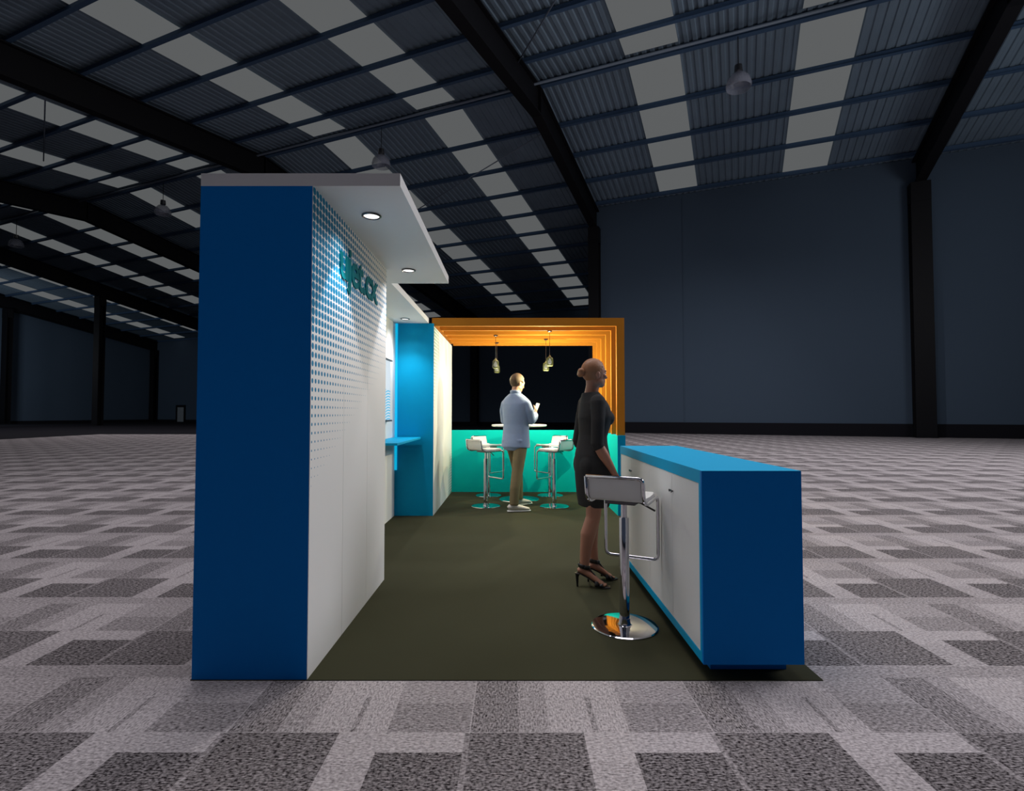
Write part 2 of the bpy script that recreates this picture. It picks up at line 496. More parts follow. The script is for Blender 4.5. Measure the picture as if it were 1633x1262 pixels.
# small door in the far wall, left
d_leaf = mat('grey_door', (0.30, 0.33, 0.36), 0.6)
bm = bmesh.new(); hbox(bm, 70.0, 71.3, VFAR - 0.07, VFAR, 0.0, 2.0); door = struct('door_1', bm, d_leaf)
bm = bmesh.new()
for a, b2, c, d in ((69.7, 70.0, 0, 2.3), (71.3, 71.6, 0, 2.3), (70.0, 71.3, 2.0, 2.3)): hbox(bm, a, b2, VFAR - 0.10, VFAR, c, d)
struct('door_frame', bm, M['black_steel'], door)

# conduit along the ridge and bracing rods
def rod(name, a, b2, r, label, cat, m):
    bm = bmesh.new(); sweep(bm, [a, b2], r, 8)
    return tag(mesh_obj(name, bm, m, None, True), label, cat)
zl = ZR - 0.42
M['pipe'] = mat('grey_pipe', (0.16, 0.2, 0.26), 0.5)
rod('ridge_pipe', H(UG + 0.1, VR - 0.5, zl), H(UE, VR - 0.5, zl), 0.06, 'slim grey pipe running along the roof ridge', 'pipe', M['pipe'])
rod('brace_rod', H(UA + 0.3, 20.4, zroof(20.4) - 0.4), H(UA - 6.5, 12.9, zroof(12.9) - 0.35), 0.03, 'thin diagonal bracing rod right of the central rafter', 'rod', M['pipe'])
rod('brace_rod', H(UA + 0.3, 25.0, zroof(25) - 0.4), H(UB - 0.3, 32.0, zroof(32) - 0.35), 0.03, 'thin diagonal bracing rod left of the central rafter, below the ridge', 'rod', M['pipe'])
rod('brace_rod', H(UA + 5.0, 13.2, zroof(13.2) - 0.4), H(UB - 0.3, 8.0, zroof(8) - 0.4), 0.03, 'thin bracing rod crossing the near roof above the blue tall wall', 'rod', M['pipe'])
rod('brace_rod', H(UB + 0.3, 12.0, zroof(12) - 0.4), H(UC - 6.0, 17.0, zroof(17) - 0.4), 0.03, 'thin bracing rod at the left edge between the two left rafters', 'rod', M['pipe'])

# hanging high-bay lamps, glass bells under the ridge
def hall_lamp(u, label, power):
    p = H(u, 22.2, 14.2)
    t = thing('high_bay_lamp', label, 'lamp', p, 0, 'hanging hall lamps')
    lathe_obj('suspension_rod', [(0, 1.76), (0.02, 1.75), (0.02, 0.55), (0, 0.54)], M['steel_dark'], t, 8)
    lathe_obj('ballast_housing', [(0, 0.62), (0.14, 0.60), (0.16, 0.35), (0.10, 0.30), (0, 0.30)], M['steel_dark'], t, 20)
    lathe_obj('glass_bell', [(0.12, 0.30), (0.26, 0.24), (0.42, 0.05), (0.48, -0.18), (0.46, -0.30), (0.44, -0.30), (0.46, -0.18), (0.40, 0.04), (0.25, 0.22), (0.12, 0.28)], M['bell'], t, 28)
    d = bpy.data.lights.new('added_hall_fill', 'SPOT'); d.energy = power; d.color = (1, 0.95, 0.98)  # spot added to light the carpet; the bell lamps hang unlit
    d.spot_size = math.radians(150); d.spot_blend = 1.0; d.shadow_soft_size = 0.0
    o = bpy.data.objects.new('added_hall_fill', d); COL.objects.link(o); o.parent = t; o.location = (0, 0, -0.34)
    return t
M['bell'], nt, b = new_mat('smoky_glass'); 
b.inputs['Base Color'].default_value = (0.35, 0.37, 0.45, 1); b.inputs['Roughness'].default_value = 0.25
b.inputs['Alpha'].default_value = 0.38
hall_lamp(-0.15, 'glass bell lamp hanging below the ridge at the upper right', 2184)
hall_lamp(16.75, 'glass bell lamp hanging just above the white canopy', 2184)
hall_lamp(33.65, 'glass bell lamp hanging left of the tall wall', 3000)
hall_lamp(50.5, 'glass bell lamp hanging at the left edge', 3200)

# ------------------------------------------------------------------ the stand floor
bm = bmesh.new(); box(bm, (X0 - 0.005, Y0 - 0.002, 0.0), (1.459, 8.58, 0.004))
tag(mesh_obj('stand_carpet', bm, M['olive']), 'dark olive carpet under the whole exhibition stand', 'carpet')
ZF = 0.004

# ------------------------------------------------------------------ tall wall block at the left front
t = thing('display_wall', 'tall white wall block with a royal blue end and a blue dot pattern', 'wall unit', (X0, Y0, ZF))
def P(o, *_): return o
def world_part(name, lo, hi, m, parent, bevel=0.0):
    """box given in world space, parented to a thing"""
    L = Vector(parent.location)
    return box_obj(name, Vector(lo) - L, Vector(hi) - L, m, parent, bevel)
def w_mesh(name, bm, m, parent, smooth=False, angle=None):
    bmesh.ops.translate(bm, verts=bm.verts[:], vec=-Vector(parent.location))
    return mesh_obj(name, bm, m, parent, smooth, angle)
world_part('end_panel', (X0, Y0, ZF), (X1 - 0.003, Y0 + 0.03, ZT), M['royal'], t)['label'] = 'royal blue end panel facing the camera'
world_part('core', (X0, Y0 + 0.03, ZF), (X1 - 0.03, YW - 0.002, ZT), M['white'], t)
# three printed boards with fine joints; the print is in world metres so each mesh keeps world coordinates
def world_mesh_part(name, bm, m, parent):
    o = mesh_obj(name, bm, m, parent)
    o.matrix_parent_inverse = Matrix.Translation(-Vector(parent.location))
    return o
seams = [Y0 + 0.0, Y0 + 0.505, Y0 + 1.006, YW]
for a, b2 in zip(seams, seams[1:]):
    bm = bmesh.new(); box(bm, (X1 - 0.029, a + (0.0015 if a > Y0 else 0.001), ZF), (X1, b2 - 0.0015, ZT))
    world_mesh_part('dotted_board', bm, M['dots_front'], t)
# lettering on the wall
cu = bpy.data.curves.new('txt', 'FONT'); cu.body = 'ujet.cx'; cu.size = 0.30; cu.extrude = 0.003; cu.offset = 0.006; cu.space_character = 0.92
tx = bpy.data.objects.new('txt', cu); COL.objects.link(tx)
dg = bpy.context.evaluated_depsgraph_get(); dg.update()
me = bpy.data.meshes.new_from_object(tx.evaluated_get(dg)); bpy.data.objects.remove(tx)
xs = [v.co.x for v in me.vertices]; sx = 0.82 / (max(xs) - min(xs)); x0 = min(xs)
for v in me.vertices: v.co.x = (v.co.x - x0) * sx; v.co.y *= 0.98
me.name = 'wall_lettering'
o = bpy.data.objects.new('wall_lettering', me); COL.objects.link(o)
o.rotation_euler = (PI / 2, 0, PI / 2); o.location = (X1 + 0.0034, 2.955, 2.03)
me.materials.append(mat('teal_letter_acrylic', (0.0, 0.15, 0.18), 0.7, spec=0.05))
tag(o, 'teal raised lettering on the upper part of the dotted wall', 'lettering')

# ------------------------------------------------------------------ canopy
t = thing('canopy', 'white flat canopy slab with recessed lights over the left walls', 'canopy', (X0, Y0, ZT))
bm = bmesh.new()
extrude_poly(bm, [(X0, Y0, ZT), (XC, Y0, ZT), (XC, YC, ZT), (-1.03, YC, ZT), (-1.03, YK - 0.002, ZT), (X0, YK - 0.002, ZT)], (0, 0, ZC - ZT))
w_mesh('slab', bm, M['white'], t)
def downlight(p, label, power, spot, blend=0.3):
    d = thing('recessed_downlight', label, 'light', p, 0, 'canopy downlights')
    lathe_obj('trim_ring', [(0.044, -0.001), (0.054, -0.001), (0.054, -0.006), (0.046, -0.010), (0.042, -0.004), (0.044, -0.001)], M['steel_dark'], d, 36)
    lathe_obj('lens', [(0, -0.0015), (0.0435, -0.0015), (0.0435, -0.004), (0, -0.004)], M['lens'], d, 36)
    L = bpy.data.lights.new('downlight_beam', 'SPOT'); L.energy = power; L.color = (1, 0.96, 0.97)
    L.spot_size = math.radians(spot); L.spot_blend = blend; L.shadow_soft_size = 0.0
    o = bpy.data.objects.new('downlight_beam', L); COL.objects.link(o); o.parent = d; o.location = (0, 0, -0.02)
    L = bpy.data.lights.new('downlight_spill', 'SPOT'); L.energy = 5; L.color = (1, 0.97, 0.95)
    L.spot_size = math.radians(130); L.spot_blend = 0.8; L.shadow_soft_size = 0.0
    o = bpy.data.objects.new('downlight_spill', L); COL.objects.link(o); o.parent = d; o.location = (0, 0, -0.02)
downlight((-0.785, 2.934, ZT), 'round recessed downlight near the front of the canopy', 22, 72)
downlight((-0.80, 4.07, ZT), 'round recessed downlight at the rear of the wide canopy part', 22, 72)
downlight((-1.255, 6.195, ZT), 'small round downlight in the narrow canopy above the niche', 34, 96, 0.9)

# ------------------------------------------------------------------ niche behind the block
XN = -1.44
t = thing('niche_wall', 'white back wall of the niche between the tall block and blue column', 'wall unit', (XN, YW, ZF))
world_part('back_panel', (X0, YW, ZF), (XN, YK - 0.002, ZT - 0.002), M['white'], t)
t = thing('wall_shelf', 'cyan shelf fixed across the niche below the screen', 'shelf', (XN, 5.17, 0.935))
world_part('board', (XN + 0.002, 5.17, 0.94), (-1.114, YK - 0.022, 0.963), M['cyan'], t, 0.002)
t = thing('wall_screen', 'flat screen on the niche wall showing cyan wave lines', 'screen', (XN, 5.5, 1.5))
bm = bmesh.new(); box(bm, (XN + 0.002, 4.90, 1.16), (XN + 0.035, 6.12, 1.86), 0.003); box(bm, (XN + 0.035, 4.90, 1.845), (XN + 0.06, 6.12, 1.86)); box(bm, (XN + 0.035, 4.90, 1.16), (XN + 0.06, 6.12, 1.178)); w_mesh('housing', bm, M['black'], t)
def screen_material():
    m, nt, b = new_mat('screen_picture'); x = NX(nt)
    vec, px, py, pz = x.coord()
    wv = x.add(pz, x.mul(x.m('SINE', x.mul(py, 9.0)), 0.03))
    lines = x.lt(x.fract(x.mul(wv, 32.0)), 0.45)
    f = x.mul(lines, x.lt(pz, 0.02))
    c = x.mix(f, (0.62, 0.70, 0.78), (0.02, 0.45, 0.75))
    nt.links.new(c, b.inputs['Emission Color']); b.inputs['Emission Strength'].default_value = 0.95
    b.inputs['Base Color'].default_value = (0.02, 0.02, 0.02, 1)
    return m
bm = bmesh.new(); box(bm, (XN + 0.0351, 4.912, 1.1785), (XN + 0.038, 6.108, 1.8445)); w_mesh('display', bm, screen_material(), t)

# ------------------------------------------------------------------ cyan column and dotted lounge wall
t = thing('column_wall', 'cyan fronted wall unit closing the niche, white dotted side toward the lounge', 'wall unit', (XN, YK, ZF))
world_part('front_panel', (XN - 0.01, YK, ZF), (X1 - 0.003, YK + 0.03, ZT), M['cyan'], t)['label'] = 'cyan front panel'
world_part('core', (XN - 0.01, YK + 0.03, ZF), (X1 - 0.03, YB + 0.098, 2.325), M['white'], t)
bm = bmesh.new(); box(bm, (X1 - 0.029, YK + 0.001, ZF), (X1, YB - 0.001, 2.325)); world_mesh_part('dotted_board', bm, M['dots_lounge'], t)
strip = emit('cyan_light_leak', (0.0, 0.46, 0.72), 0.8, (0.0, 0.3, 0.6))  # emissive colour paints a light leak on the column edge, no lamp
t2 = thing('painted_light_leak', 'thin glowing cyan band painting a light leak up the left edge of the cyan column', 'light', (XN + 0.02, YK - 0.008, 0.56))
world_part('glow_band', (XN + 0.002, YK - 0.012, 0.56), (XN + 0.030, YK - 0.001, ZT - 0.004), strip, t2, 0.002)

# ------------------------------------------------------------------ lounge: low walls and timber pergola
XI = 1.285
t = thing('low_wall', 'waist high cyan wall with warm light in its colour, across the back of the lounge', 'wall unit', (0, YB, ZF))
world_part('wall_panel', (X1 + 0.001, YB, ZF), (XI - 0.001, YB + 0.098, 0.98), M['cyan_warm_lit'], t)
t = thing('low_wall', 'waist high side wall under the timber posts, cyan with painted warm light inside, blue end', 'wall unit', (XI, YK, ZF))
world_part('inner_panel', (XI, YK + 0.006, ZF), (XI + 0.012, YB + 0.098, 0.98), M['cyan_warm_lit'], t)
world_part('outer_panel', (XI + 0.012, YK, ZF), (XR, YB + 0.098, 0.98), M['cyan'], t)['label'] = 'blue outer face and end'
world_part('end_edge', (XI, YK, ZF), (XI + 0.012, YK + 0.0058, 0.98), M['cyan'], t)

t = thing('pergola', 'orange timber pergola of six portal frames over the lounge', 'pergola', (XI, YK, 0.98))
ZB, ZP = 2.332, 2.432
for k in range(6):
    y = YK + 0.39 * k
    if k == 0: y += 0.031
    bm = bmesh.new()
    # mitred beam and post of one frame
    box(bm, (X1 - 0.03 if k == 0 else X1 + 0.02, y, ZB), (XR, y + 0.05, ZP))
    w_mesh('beam', bm, M['wood'], t)
    bm = bmesh.new(); box(bm, (XI, y, 0.981), (XR, y + 0.05, ZB - 0.0005)); w_mesh('post', bm, M['wood'], t)
world_part('wall_plate', (X1 - 0.028, YK + 0.082, ZB + 0.0275), (X1 + 0.0195, YB + 0.05, ZP), M['wood'], t)

# pendants: glass jars with a bright core on thin cords
def make_pendant(p, label, power):
    q = thing('pendant_lamp', label, 'lamp', p, 0, 'glass jar pendants under the pergola')
    lathe_obj('ceiling_cup', [(0, -0.0005), (0.03, -0.0005), (0.03, -0.014), (0.006, -0.02), (0, -0.02)], M['steel_dark'], q, 20)
    lathe_obj('cord', [(0, -0.018), (0.0028, -0.018), (0.0028, -0.325), (0, -0.325)], M['steel_dark'], q, 8)
    lathe_obj('cap', [(0, -0.322), (0.008, -0.322), (0.012, -0.340), (0.026, -0.346), (0.026, -0.356), (0, -0.356)], M['cap'], q, 20)
    lathe_obj('glass_jar', [(0.026, -0.350), (0.040, -0.358), (0.045, -0.376), (0.045, -0.445), (0.038, -0.463), (0.0, -0.466),
                            (0.0, -0.463), (0.036, -0.460), (0.042, -0.443), (0.042, -0.377), (0.038, -0.362), (0.026, -0.354)], M['jar'], q, 28)
    lathe_obj('bulb', [(0, -0.364), (0.010, -0.366), (0.013, -0.385), (0.022, -0.396), (0.025, -0.415), (0.019, -0.436), (0, -0.443)], M['bulb'], q, 20)
    L = bpy.data.lights.new('pendant_glow', 'POINT'); L.energy = power; L.color = (1.0, 0.90, 0.55); L.shadow_soft_size = 0.0
    o = bpy.data.objects.new('pendant_glow', L); COL.objects.link(o); o.parent = q; o.location = (0, 0, -0.53)
    return q
M['cap'] = mat('brass_cap', (0.30, 0.28, 0.14), 0.4, 0.7)
M['bulb'] = emit('lamp_bulb', (1.0, 0.97, 0.85), 1.0)
M['jar'], nt, b = new_mat('green_tinted_glass')
b.inputs['Base Color'].default_value = (0.07, 0.08, 0.035, 1); b.inputs['Roughness'].default_value = 0.1; b.inputs['Alpha'].default_value = 0.5
make_pendant((0.487, YK + 0.39 + 0.025, ZB), 'glass jar pendant lamp on the right, nearer the front of the pergola', 52)
make_pendant((-0.232, YK + 0.78 + 0.025, ZB), 'glass jar pendant lamp on the left, nearer the front of the pergola', 6.5)
make_pendant((0.487, YK + 1.17 + 0.025, ZB), 'glass jar pendant lamp on the right, farther back in the pergola', 52)
make_pendant((-0.238, YK + 1.56 + 0.025, ZB), 'glass jar pendant lamp on the left, farther back in the pergola', 6.5)

# ------------------------------------------------------------------ counter
CL, CR, CY0, CY1, CZ0, CZ1 = 0.897, 1.370, 2.5407, 4.4524, 0.0774, 0.983
t = thing('storage_counter', 'long blue counter with white doors at the right front of the stand', 'counter', (CL, CY0, ZF))
B = 0.042
world_part('plinth', (0.969, 2.652, ZF), (1.34, CY1 - 0.08, CZ0), M['royal'], t)
world_part('end_panel', (CL, CY0, CZ0), (CR, CY0 + 0.02, CZ1 - 0.001), M['royal'], t)['label'] = 'royal blue end panel facing the camera'
world_part('top', (CL, CY0 + 0.0, CZ1 - 0.0008), (CR, CY1, CZ1 + 0.0005), M['cyan'], t)
bm = bmesh.new()
box(bm, (CL, CY0 + 0.0201, CZ1 - 0.062), (CR, CY1, CZ1 - 0.0009))
box(bm, (CL, CY0 + 0.0201, CZ0), (CR, CY1, CZ0 + B))
box(bm, (CL, CY0 + 0.0201, CZ0 + B), (CR, CY0 + B, CZ1 - 0.062))
box(bm, (CL, CY1 - 0.02, CZ0 + B), (CR, CY1, CZ1 - 0.062))
box(bm, (CL + 0.03, CY0 + B, CZ0 + B), (CR, CY1 - 0.02, CZ1 - 0.062))
w_mesh('carcass', bm, M['cyan'], t)
ya, yb = CY0 + B + 0.002, CY1 - 0.022
ys = [ya, 3.0215, 3.52, 4.057, yb]
for i in range(4):
    d = world_part('door', (CL + 0.002, ys[i] + 0.0012, CZ0 + B + 0.002), (CL + 0.028, ys[i + 1] - 0.0012, CZ1 - 0.064), M['white'], t)
    ky = ys[i + 1] - 0.018 if i % 2 == 0 else ys[i] + 0.018
    bm = bmesh.new()
    for z in (0.82,):
        mtx = Matrix.Translation((CL, ky, z)) @ Matrix.Rotation(-PI / 2, 4, 'Y')
        b0 = bmesh.new(); lathe(b0, [(0, -0.003), (0.005, -0.002), (0.005, 0.004), (0.008, 0.006), (0.008, 0.010), (0, 0.011)], 16)
        bmesh.ops.transform(b0, matrix=mtx, verts=b0.verts[:])
        tmp = bpy.data.meshes.new('tmp'); b0.to_mesh(tmp); b0.free(); bm.from_mesh(tmp); bpy.data.meshes.remove(tmp)
    bmesh.ops.translate(bm, verts=bm.verts[:], vec=-Vector(t.location))
    mesh_obj('knob', bm, M['steel_dark'], d, True, 40)

# ------------------------------------------------------------------ bar stools
def make_stool(loc, rotz, label):
    r = thing('bar_stool', label, 'bar stool', loc, rotz, 'white bar stools')
    lathe_obj('base', [(0, 0), (0.190, 0), (0.194, 0.004), (0.188, 0.0085), (0.186, 0.009), (0.042, 0.009), (0.036, 0.012), (0.032, 0.03), (0.031, 0.05), (0, 0.05)], M['chrome'], r, 56, angle=20)
    lathe_obj('column', [(0, 0.03), (0.029, 0.03), (0.029, 0.630), (0.027, 0.637), (0, 0.637)], M['chrome'], r, 28)
    lathe_obj('lift_tube', [(0, 0.62), (0.018, 0.62), (0.018, 0.735), (0, 0.735)], M['chrome'], r, 20)
    W = 0.163
    # seat and low back as one bent padded shell in two parts
    def shell(prof, th, w, name):
        bm = bmesh.new()
        prof = [Vector((0, y, z)) for y, z in prof]
        nrm = []
        for i in range(len(prof)):
            tt = (prof[min(i + 1, len(prof) - 1)] - prof[max(i - 1, 0)]).normalized()
            nrm.append(Vector((0, -tt.z, tt.y)))
        loop = [p for p in prof] + [p + n * th for p, n in zip(reversed(prof), reversed(nrm))]
        extrude_poly(bm, [Vector((-w, p.y, p.z)) for p in loop], (2 * w, 0, 0))
        bmesh.ops.bevel(bm, geom=[e for e in bm.edges if abs(e.verts[0].co.x - e.verts[1].co.x) < 1e-6], offset=0.006, segments=2, affect='EDGES')
        return mesh_obj(name, bm, M['white_soft'], r, True, 40)
    back = [(-0.205, 0.885), (-0.200, 0.84), (-0.192, 0.795), (-0.178, 0.768)]
    seat = [(-0.176, 0.766), (-0.150, 0.754), (-0.10, 0.748), (0.0, 0.746), (0.10, 0.750), (0.130, 0.756), (0.150, 0.750)]
    shell(back, 0.022, W - 0.010, 'backrest'); shell(seat, 0.022, W - 0.010, 'seat')
    bm = bmesh.new()
    path = [(-W, -0.207, 0.893), (-W, -0.190, 0.768), (-W, -0.13, 0.742), (-W, 0.166, 0.748), (-W, 0.17, 0.365), (W, 0.17, 0.365), (W, 0.166, 0.748), (W, -0.13, 0.742), (W, -0.190, 0.768), (W, -0.207, 0.893), (-W, -0.207, 0.893)]
    sweep(bm, fillet(path, 0.035, 5), [(0.0105, 0.0105)] * len(fillet(path, 0.035, 5)), 10)
    mesh_obj('frame', bm, M['chrome'], r, True)
    box_obj('seat_bracket', (-0.09, -0.09, 0.724), (0.09, 0.09, 0.7455), M['steel_dark'], r, 0.004)
    bm = bmesh.new(); sweep(bm, [(0.03, 0.0, 0.735), (0.10, 0.0, 0.728), (0.185, -0.01, 0.69)], 0.0055, 8); mesh_obj('lever', bm, M['black'], r, True)
    return r
st = make_stool((0.66, 3.178, ZF), math.radians(-27), 'white bar stool in front of the counter doors, nearest the camera')
dup(st, (-0.358, 7.20, ZF), math.radians(-50), 'white bar stool left of the man, on the near side of the round table')
dup(st, (0.562, 7.18, ZF), math.radians(50), 'white bar stool right of the man, on the near side of the round table')
dup(st, (-0.362, 8.125, ZF), math.radians(-128), 'white bar stool left of the man, against the low back wall')
dup(st, (0.572, 8.125, ZF), math.radians(128), 'white bar stool right of the man, against the low back wall')

# ------------------------------------------------------------------ round high table
t = thing('bar_table', 'tall round bar table with pale top behind the man', 'table', (0.0975, 7.76, ZF))
lathe_obj('tabletop', [(0, 1.055), (0.385, 1.055), (0.40, 1.063), (0.40, 1.077), (0.392, 1.083), (0, 1.083)], M['white_soft'], t, 64)
lathe_obj('base', [(0, 0), (0.285, 0), (0.29, 0.004), (0.284, 0.0095), (0.282, 0.010), (0.06, 0.010), (0.045, 0.03), (0.035, 0.07), (0, 0.07)], M['chrome'], t, 56, angle=20)
lathe_obj('column', [(0, 0.05), (0.033, 0.05), (0.033, 1.04), (0.10, 1.048), (0.10, 1.0545), (0, 1.0545)], M['chrome'], t, 28)

# ------------------------------------------------------------------ people
def hand(bm, wrist, d, palm_n, s=1.0, thumb=1, curl=0.35):
    """wrist point, pointing direction, palm normal; five unequal bent fingers"""
    w = Vector(wrist); d = Vector(d).normalized(); n = Vector(palm_n); n = (n - d * n.dot(d)).normalized(); a = d.cross(n).normalized() * thumb
    sweep(bm, [w - d * 0.01 * s, w + d * 0.02 * s, w + d * 0.055 * s, w + d * 0.088 * s], [(0.024 * s, 0.019 * s), (0.030 * s, 0.016 * s), (0.040 * s, 0.014 * s), (0.038 * s, 0.011 * s)], 12, side=a)
    for off, L in ((0.030, 0.070), (0.0105, 0.080), (-0.0105, 0.074), (-0.031, 0.058)):
        p = w + d * 0.080 * s + a * off * s
        dd = (d + a * off * 2.2).normalized(); pts = [p - dd * 0.012]
        ang = 0.1
        for f in (0.45, 0.32, 0.23):
            pts.append(pts[-1] + (dd * math.cos(ang) + n * math.sin(ang)) * (L * f * s + 0.004)); ang += curl
        sweep(bm, pts, [0.0088 * s, 0.0086 * s, 0.0078 * s, 0.0062 * s], 10)
    p = w + d * 0.028 * s + a * 0.026 * s
    sweep(bm, [p - a * 0.012, p + (a * 0.8 + d * 0.7) * 0.030 * s, p + (a * 0.75 + d * 1.0 + n * 0.2) * 0.052 * s, p + (a * 0.6 + d * 1.25 + n * 0.35) * 0.066 * s],
          [0.013 * s, 0.011 * s, 0.0095 * s, 0.007 * s], 10)

def head(bm, c, yaw, pitch, s=1.0, male=False):
    """skull, jaw, nose, lips, brow, ears; c is the middle of the skull"""
    R = Matrix.Translation(c) @ Matrix.Rotation(yaw, 4, 'Z') @ Matrix.Rotation(pitch, 4, 'X')
    def bl(p, r): 
        p = R @ (Vector(p) * s); r = (r, r, r) if isinstance(r, (int, float)) else r
        ball(bm, p, tuple(q * s for q in r), 18, 12, (Matrix.Rotation(yaw, 4, 'Z') @ Matrix.Rotation(pitch, 4, 'X')))
    bl((0, -0.008, 0.015), (0.073, 0.092, 0.090))
    bl((0, 0.022, -0.040), (0.060, 0.064, 0.072))
    bl((0, 0.050, -0.090), (0.036 if not male else 0.042, 0.034, 0.026))
    bl((0.045, 0.015, -0.070), (0.018, 0.04, 0.03)); bl((-0.045, 0.015, -0.070), (0.018, 0.04, 0.03))
    bl((0, 0.076, 0.012), (0.045, 0.016, 0.014))
    sweep(bm, [R @ (Vector((0, 0.076, 0.008)) * s), R @ (Vector((0, 0.092, -0.018)) * s), R @ (Vector((0, 0.103, -0.036)) * s), R @ (Vector((0, 0.083, -0.044)) * s)], [0.007 * s, 0.009 * s, 0.012 * s, 0.010 * s], 10)
    bl((0, 0.083, -0.062), (0.022, 0.009, 0.006)); bl((0, 0.081, -0.071), (0.019, 0.009, 0.006))
    for sd in (-1, 1):
        bl((0.040 * sd, 0.062, -0.028), (0.020, 0.016, 0.018))
        bl((0.074 * sd, -0.008, -0.020), (0.008, 0.018, 0.030))
    return R

def eyes(parent, R, s):
    for sd in (-1, 1):
        bm = bmesh.new(); ball(bm, R @ (Vector((0.030 * sd, 0.0735, -0.003)) * s), 0.0105 * s, 14, 10)
        mesh_obj('eye', bm, M['eye'], parent, True)
M['eye'] = mat('eye_white', (0.6, 0.58, 0.55), 0.2)

# woman in the black dress: local +Y is the way she faces
PH = math.radians(79)
wm = thing('person', 'woman in a black knee length dress and heels beside the counter, hair in a bun', 'person', (0.600, 3.965, ZF), -PH)
bm = bmesh.new()
for z0, z1 in ((0, 0),):
    sweep(bm, [(0, -0.01, 0.80), (0, -0.012, 0.90), (0, 0, 1.05), (0, 0.01, 1.20), (0, 0, 1.31), (0, -0.012, 1.365)],
          [(0.145, 0.095), (0.165, 0.11), (0.125, 0.085), (0.145, 0.095), (0.15, 0.075), (0.065, 0.05)], 24, side=(1, 0, 0))
sweep(bm, [(0, -0.022, 1.34), (0, -0.014, 1.40), (0, -0.002, 1.46), (0, 0.0, 1.52)], [(0.062, 0.058), (0.049, 0.050), (0.046, 0.050), (0.05, 0.055)], 18, side=(1, 0, 0))
HW = Vector((0, 0.012, 1.553))
Rw = head(bm, HW, math.radians(8), 0.0, 0.96)
legs = {1: [(0.085, -0.01, 0.86), (0.082, -0.022, 0.68), (0.075, -0.030, 0.50), (0.070, -0.068, 0.38), (0.063, -0.085, 0.26), (0.060, -0.094, 0.15), (0.060, -0.096, 0.118)],
        -1: [(-0.085, 0.0, 0.86), (-0.078, 0.010, 0.68), (-0.068, 0.024, 0.50), (-0.062, 0.000, 0.38), (-0.056, 0.006, 0.26), (-0.052, 0.020, 0.15), (-0.052, 0.020, 0.118)]}
feet = {}
for sd, pts in legs.items():
    sweep(bm, pts, [(0.080, 0.084), (0.064, 0.068), (0.050, 0.054), (0.050, 0.056), (0.038, 0.042), (0.029, 0.033), (0.028, 0.034)], 18, side=(1, 0, 0))
    a = Vector(pts[-1]); fy = math.radians(-18 if sd == 1 else 6)
    fd = Vector((-math.sin(fy), math.cos(fy), 0)); sdv = Vector((fd.y, -fd.x, 0))
    H0 = Vector((a.x, a.y, 0)); feet[sd] = (H0, fd, sdv)
    sweep(bm, [H0 - fd * 0.048 + Vector((0, 0, 0.118)), H0 - fd * 0.02 + Vector((0, 0, 0.122)), H0 + fd * 0.045 + Vector((0, 0, 0.085)), H0 + fd * 0.10 + Vector((0, 0, 0.042)), H0 + fd * 0.135 + Vector((0, 0, 0.026))],
          [(0.018, 0.014), (0.028, 0.026), (0.031, 0.025), (0.038, 0.019), (0.037, 0.014)], 14, side=sdv)
    for kx, L in ((-0.026 * sd, 0.036), (-0.010 * sd, 0.034), (0.004 * sd, 0.030), (0.017 * sd, 0.025), (0.029 * sd, 0.019)):
        p = H0 + fd * 0.128 + sdv * kx + Vector((0, 0, 0.022)); sweep(bm, [p, p + fd * L + Vector((0, 0, -0.005))], [0.0085, 0.0065], 8)
armR = [(0.140, -0.014, 1.335), (0.172, -0.026, 1.20), (0.180, -0.035, 1.035)]
foreR = [(0.180, -0.035, 1.035), (0.184, 0.008, 0.96), (0.184, 0.070, 0.86), (0.182, 0.098, 0.81)]
armL = [(-0.140, -0.014, 1.335), (-0.178, -0.030, 1.20), (-0.188, -0.055, 1.035)]
foreL = [(-0.188, -0.055, 1.035), (-0.190, -0.015, 0.95), (-0.185, 0.03, 0.86), (-0.18, 0.065, 0.81)]
for ar, fo in ((armR, foreR), (armL, foreL)):
    sweep(bm, ar, [0.044, 0.039, 0.036], 14); sweep(bm, fo, [(0.037, 0.037), (0.039, 0.039), (0.028, 0.026), (0.023, 0.020)], 14)
    sgn = 1 if ar is armR else -1
    hand(bm, fo[-1], Vector(fo[-1]) - Vector(fo[-2]) + Vector((0, -0.005, -0.03)), (-sgn, 0, 0), 0.92, sgn)
body = remeshed('body', bm, 0.0055, M['skin_w'], wm, 4)
eyes(body, Rw, 0.96)
# dress
bm = bmesh.new()
rings = [(0.572, 0.000, 0.146, 0.110), (0.66, 0.000, 0.165, 0.122), (0.78, -0.002, 0.176, 0.130), (0.87, -0.004, 0.186, 0.130), (0.95, -0.010, 0.172, 0.122), (1.03, -0.008, 0.148, 0.106), (1.09, -0.004, 0.138, 0.100),
         (1.16, 0.006, 0.150, 0.112), (1.225, 0.016, 0.163, 0.126), (1.29, 0.002, 0.165, 0.108), (1.34, -0.010, 0.150, 0.088), (1.375, -0.018, 0.112, 0.072), (1.398, -0.024, 0.080, 0.062), (1.408, -0.025, 0.068, 0.058)]
sweep(bm, [(0, y, z) for z, y, a, b2 in rings], [(a, b2) for z, y, a, b2 in rings], 32, side=(1, 0, 0))
for sx in (-1, 1): ball(bm, (0.062 * sx, 0.088, 1.215), (0.058, 0.052, 0.055)); ball(bm, (0.07 * sx, -0.070, 0.87), (0.09, 0.058, 0.10))
sweep(bm, armR + [(0.182, -0.018, 1.005)], [0.054, 0.049, 0.046, 0.046], 16); sweep(bm, armL + [(-0.189, -0.038, 1.005)], [0.054, 0.049, 0.046, 0.046], 16)
ball(bm, (0.135, -0.012, 1.335), 0.054); ball(bm, (-0.135, -0.012, 1.335), 0.054)
remeshed('dress', bm, 0.0065, M['dress'], wm, 5)
